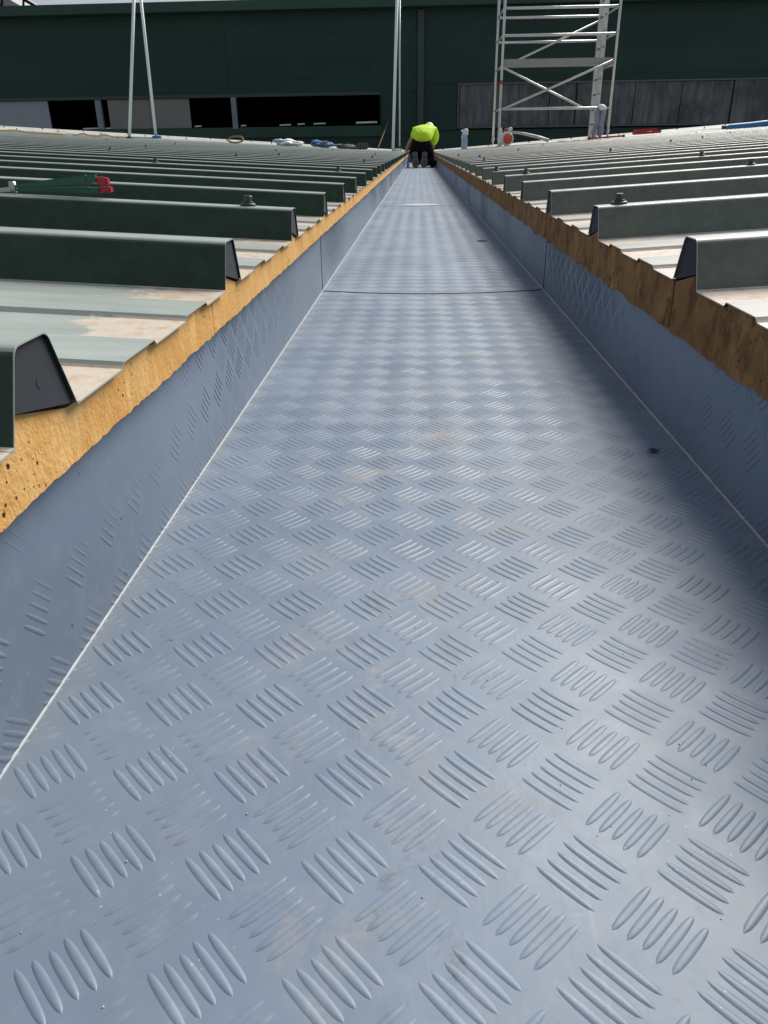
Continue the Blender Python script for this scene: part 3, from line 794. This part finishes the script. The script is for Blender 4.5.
# boots: soles face the camera, heel up, toe on the floor
def boot(x, zr, tilt):
    b = empty('boot', (x, -.015, .0)); b.parent = man; b.rotation_euler = (R(-8), R(tilt), 0)
    bm = bmesh.new()
    outl = [(.0, .004), (.040, .015), (.058, .05), (.060, .09), (.046, .135), (.043, .165), (.048, .20), (.040, .235), (0, .25)]
    outl = outl+[(-a, c) for a, c in outl[-2:0:-1]]
    f = [bm.verts.new((a, 0, c)) for a, c in outl]; g2 = [bm.verts.new((a*.97, .024, c)) for a, c in outl]
    bm.faces.new(f); bm.faces.new(g2[::-1]); n = len(outl)
    for i in range(n): bm.faces.new((f[i], g2[i], g2[(i+1) % n], f[(i+1) % n]))
    link('sole', bm_mesh(bm), M_sole, b)
    bm = bmesh.new(); box(bm, (0, -.002, .168), (.066, .004, .014))
    for z in (.05, .08, .11, .2, .23): box(bm, (0, -.0015, z), (.055, .003, .006))
    link('tread', bm_mesh(bm), M_soled, b)
    bm = bmesh.new(); tube(bm, [(0, .045, .02), (0, .05, .09), (0, .06, .17), (0, .07, .235)], [.035, .05, .048, .045], 12)
    link('upper', bm_mesh(bm), M_black, b)
boot(-.068, 0, -5); boot(.058, 0, 5)
# dark kneeling mat / bag beside the right knee
kb = empty('tool_pouch', (.232, 14.02, 0), label='dark tool bag in the gutter beside the kneeling person right knee', cat='bag')
bm = bmesh.new(); box(bm, (0, 0, .07), (.13, .22, .14), bev=.03)
for v in bm.verts: v.co += Vector((.01*noise.noise(v.co*20), .01*noise.noise(v.co*17), .012*noise.noise(v.co*15)))
link('bag_body', bm_mesh(bm), M_black, kb)
tube_obj('handle', [(-.04, 0, .13), (-.02, 0, .17), (.02, 0, .17), (.04, 0, .13)], .008, M_black, kb, 8)
# pale blue bottle on the floor left of the boots
bt = tag(empty('small_bottle', (-.17, 14.0, 0)), 'tiny pale bottle on the gutter floor left of the kneeling boots', 'bottle')
bm = bmesh.new(); lathe(bm, [(.022, 0), (.024, .004), (.024, .07), (.012, .09), (.012, .105)], 12); link('bottle_body', bm_mesh(bm), M_lblue, bt)

# ================================================================== THINGS LYING AT THE FAR END
# white spray bottle
sb = empty('spray_bottle', (.94, 17.5, zroof(.94)), label='white and pale blue spray bottle standing alone at the far end of the right roof', cat='bottle')
bm = bmesh.new(); lathe(bm, [(.055, 0), (.062, .01), (.062, .19), (.05, .26), (.03, .30), (.03, .32)], 16); link('bottle_body', bm_mesh(bm), M_lblue, sb)
bm = bmesh.new(); lathe(bm, [(.05, .255), (.055, .30), (.05, .36), (.02, .375)], 14, (.02, 0, 0)); box(bm, (-.03, 0, .34), (.09, .04, .04), bev=.006); box(bm, (-.05, 0, .26), (.015, .02, .12), rot=Matrix.Rotation(R(15), 3, 'Y')); link('trigger', bm_mesh(bm), M_white, sb)
# power cutter / blower: white body, orange round cover, grey tube
tl = empty('petrol_blower', (1.78, 17.3, zroof(1.78)), label='white and orange power tool with long grey tube beside the left scaffold leg', cat='power tool')
bm = bmesh.new(); prof = [(.05, -.11), (.12, -.10), (.135, -.02), (.13, .06), (.10, .09)]
lathe(bm, prof, 20); 
me = bm_mesh(bm); o = link('housing', me, M_white, tl, loc=(0, 0, .135)); o.rotation_euler = (R(90), 0, 0)
bm = bmesh.new(); lathe(bm, [(.092, 0), (.095, .03), (.07, .045), (.03, .05)], 20); o = link('round_cover', bm_mesh(bm), M_orange, tl, loc=(.01, -.085, .13)); o.rotation_euler = (R(90), 0, 0)
bm = bmesh.new(); bmesh.ops.create_icosphere(bm, subdivisions=3, radius=.045, matrix=Matrix.Translation((.06, 0, .30))); 
for f in bm.faces: f.smooth = True
link('fuel_cap', bm_mesh(bm), M_white, tl)
bm = bmesh.new(); lathe(bm, [(.035, .0), (.04, .1), (.03, .3), (.015, .33)], 10, (-.13, 0, .0)); link('side_tank', bm_mesh(bm), M_white, tl)
tube_obj('blower_tube', [(.10, 0, .25), (.3, 0, .225), (.6, 0, .16), (.84, .02, .09)], [.022, .026, .030, .034], M_alu, tl, 12)
tube_obj('handle', [(-.07, 0, .25), (-.05, 0, .31), (.03, 0, .31), (.05, 0, .26)], .012, M_orange, tl, 8)
# red level/board beneath the tower, red case, blue pipe, paper
rl = empty('red_spirit_level', (3.75, 17.25, zroof(3.75)), label='long thin red bar lying on the roof under the right end of the scaffold tower', cat='level')
bm = bmesh.new(); box(bm, (0, 0, .025), (.72, .05, .03), rot=Matrix.Rotation(-math.atan(SL), 3, 'Y'), bev=.004); link('bar', bm_mesh(bm), M_red, rl)
for dx in (-.34, .34):
    bm = bmesh.new(); box(bm, (dx, 0, .0+SL*dx+.012), (.03, .06, .08), bev=.004); link('end_cap', bm_mesh(bm), M_redd, rl)
rc = empty('red_tool_case', (4.55, 17.3, zroof(4.55)), label='flat red tool case lying on the right roof to the right of the scaffold tower', cat='case')
bm = bmesh.new(); box(bm, (0, 0, .055), (.50, .30, .055), rot=Matrix.Rotation(-math.atan(SL), 3, 'Y'), bev=.012); link('case_base', bm_mesh(bm), M_red, rc)
bm = bmesh.new(); box(bm, (-.04, 0, .098), (.40, .26, .035), rot=Matrix.Rotation(-math.atan(SL), 3, 'Y'), bev=.010); link('case_lid', bm_mesh(bm), M_red, rc)
tube_obj('handle', [(-.06, -.16, .06), (-.05, -.19, .06), (.05, -.19, .065), (.06, -.16, .065)], .008, M_redd, rc, 8)
bp = empty('blue_pipe', (6.8, 17.2, zroof(6.8)), label='blue pipe lying across the ribs at the far right end of the right roof', cat='pipe')
tube_obj('pipe_wall', [(x, 0, .045+SL*x+.01*math.sin(x*3)) for x in (-.78, -.6, -.3, 0, .4, .8, 1.4, 2.2)], [.03, .055, .06, .065, .065, .065, .065, .065], M_blue, bp, 12)
tube_obj('dark_collar', [(-.82, 0, .045-.05), (-.72, 0, .045-.043)], .034, M_bolt, bp, 12)
# crumpled papers
for (x, y, s_, lb) in ((2.95, 16.9, 1.0, 'crumpled pale paper sheet on the right roof below the scaffold tower'),):
    bm = bmesh.new(); n = 10
    g_ = [[bm.verts.new(((i/n-.5)*.42*s_, (j/n-.5)*.3*s_, .012+.03*abs(noise.noise(Vector((i*.5, j*.5, x))))+SL*(i/n-.5)*.42)) for j in range(n+1)] for i in range(n+1)]
    for i in range(n):
        for j in range(n): bm.faces.new((g_[i][j], g_[i+1][j], g_[i+1][j+1], g_[i][j+1]))
    tag(link('paper_sheet', bm_mesh(bm), simple('pale_paper', (.62, .68, .66), .7), loc=(x, y, zroof(x))), lb, 'paper')
# left roof: hoses, coil, bags, bundle, stick
def hose(x0, x1, y0, lb, amp):
    xs = np.linspace(x0, x1, 26); pts = []
    for i, x in enumerate(xs):
        t = i/25; pts.append((x-x0, amp*math.sin(t*9+x0)*.5, zroof(x)-zroof(x0)+.02+.03*max(0, math.sin(t*13+x0*2))))
    o = tube_obj('hose', pts, .018, M_cord, None, 8); o.location = (x0, y0, zroof(x0)); tag(o, lb, 'hose')
hose(-9.6, -6.75, 16.2, 'long pale orange hose snaking over the ribs at the far left of the left roof', .22)
hose(-6.62, -5.65, 16.2, 'short pale orange hose length lying on the left roof below the A-frame poles', .15)
o = tube_obj('rope_coil', [(.16*math.cos(a)*(1-a*.004), .05*math.sin(a*1.0), .07+.06*math.sin(a)+a*.001) for a in np.linspace(0, 20, 90)], .012, M_brown, None, 6)
o.location = (-3.72, 17.3, zroof(3.72)); tag(o, 'loose coil of brown rope on the far edge of the left roof', 'rope')
def bag(name, x, y, dims, mat, lb, cat, mat2=None, seed=0):
    e = empty(name, (x, y, zroof(x)), label=lb, cat=cat)
    bm = bmesh.new(); bmesh.ops.create_icosphere(bm, subdivisions=4, radius=.5)
    for v in bm.verts:
        q = 1+.45*noise.noise(v.co*3+Vector((seed, 0, 0)))+.15*noise.noise(v.co*9)
        v.co = Vector((v.co.x*dims[0]*q, v.co.y*dims[1]*q, max(-.45, v.co.z)*dims[2]*q+dims[2]*.45+SL*-v.co.x*dims[0]))
    link('bag_body', bm_mesh(bm), mat, e)
    bm = bmesh.new(); bmesh.ops.create_icosphere(bm, subdivisions=3, radius=.5)
    for v in bm.verts:
        q = 1+.5*noise.noise(v.co*4+Vector((seed+7, 0, 0)))
        v.co = Vector((v.co.x*dims[0]*.45*q-dims[0]*.35, v.co.y*dims[1]*.5*q-.03, v.co.z*dims[2]*.6*q+dims[2]*.75))
    link('bag_neck', bm_mesh(bm), mat2 or mat, e); return e
bag('plastic_bag', -2.62, 17.2, (.55, .3, .13), M_white, 'crumpled white plastic bag with blue top on the far edge of the left roof', 'bag', M_lblue, 1)
bag('blue_bag', -1.93, 17.2, (.40, .3, .14), simple('dull_blue_cloth', (.10, .20, .34), .7, var=.4), 'dull blue bag lying between the white bag and the grey bundle', 'bag', M_blue, 2)
bag('grey_bundle', -1.45, 17.25, (.46, .25, .09), simple('grey_canvas', (.12, .12, .13), .85, var=.4), 'long grey bundle lying beside the blue bag on the far left roof', 'bundle', M_sole, 3)
cs = empty('dark_case', (-1.13, 17.2, zroof(1.13)), label='small black case nearest the poles on the far edge of the left roof', cat='case')
bm = bmesh.new(); box(bm, (0, 0, .075), (.22, .18, .13), bev=.015); link('case_body', bm_mesh(bm), M_bolt, cs)
for dx in (-.06, 0, .06): bm = bmesh.new(); box(bm, (dx, -.092, .08), (.02, .008, .10)); link('rib', bm_mesh(bm), M_sole, cs)
tag(tube_obj('wooden_stick', [(-.92, 19.2, .27), (-.82, 23.7, .98)], .016, M_brown, None, 8), 'thin brown stick leaning on the dark wall left of the two poles', 'stick')

# ================================================================== GREEN HANDLED TOOL ON A NEAR RIB
zt = ZB+RH+SL*(.62-.215)
gt = empty('hand_shears', (-.60, 1.425, zt+.0012), label='green handled hand tool with red grips lying on a rib of the left roof', cat='hand tool')
def wedge(x0, x1, h0, h1, y0, y1, zc0, zc1, mat, name, par):
    bm = bmesh.new(); box(bm, (0, 0, 0), (1, 1, 1), bev=.12)
    for v in bm.verts:
        t = v.co.x+.5; h = h0*(1-t)+h1*t; zc = zc0*(1-t)+zc1*t; v.co = Vector((x0*(1-t)+x1*t, y0*(1-t)+y1*t+v.co.y*(.008+.006*t), zc+v.co.z*h))
    return link(name, bm_mesh(bm), mat, par)
wedge(-.10, .045, .006, .017, 0, .0, .016, .027, M_green, 'upper_handle', gt)
wedge(-.10, .045, .005, .012, 0, .006, .010, .008, M_green, 'lower_handle', gt)
wedge(.046, .066, .013, .012, .0, .0, .0235, .022, M_redd, 'grip', gt)
wedge(.046, .067, .011, .010, .006, .006, .009, .009, M_redd, 'grip', gt)
bm = bmesh.new(); lathe(bm, [(.006, -.008), (.0065, 0), (.006, .010)], 12, (-.105, 0, .014)); link('pivot_bolt', bm_mesh(bm), M_steel, gt)
wedge(-.16, -.10, .004, .009, 0, 0, .008, .012, M_steel, 'jaw', gt)
bm = bmesh.new()
for k in range(6): tube(bm, [(-.165-k*.012, .004*math.sin(k), .006+.004*(k % 2)), (-.177-k*.012, -.004*math.sin(k), .007-.003*(k % 2))], .0035, 6)
link('chain', bm_mesh(bm), M_steel, gt)

# ================================================================== LITTER
def leaf(x, y, s_, lb):
    bm = bmesh.new(); n = 8
    top = [bm.verts.new((math.cos(2*math.pi*k/n)*s_*(1+.4*random.random()), math.sin(2*math.pi*k/n)*s_*.6*(1+.5*random.random()), .0012+.003*random.random())) for k in range(n)]
    c = bm.verts.new((0, 0, .0045))
    for k in range(n): bm.faces.new((top[k], top[(k+1) % n], c))
    tag(link('dead_leaf', bm_mesh(bm), M_leaf, loc=(x, y, 0)), lb, 'leaf')
leaf(.2695, .833, .0062, 'dark scrap of leaf near the right weld line, before the cross joint')
leaf(.237, 3.0, .018, 'dark leaf scrap by the right side wall beyond the cross joint')
# pale grit scattered over the gutter floor
bm = bmesh.new()
for k in range(260):
    y = .12+2.2*random.random()**1.6; x = random.uniform(XL+.006, XR-.006); r = random.uniform(.0002, .0006)
    bmesh.ops.create_icosphere(bm, subdivisions=1, radius=r, matrix=Matrix.Translation((x, y, r*.6)))
tag(link('grit', bm_mesh(bm), simple('pale_grit', (.5, .5, .48), .8)), kind='stuff', label='pale grit scattered on the gutter floor')
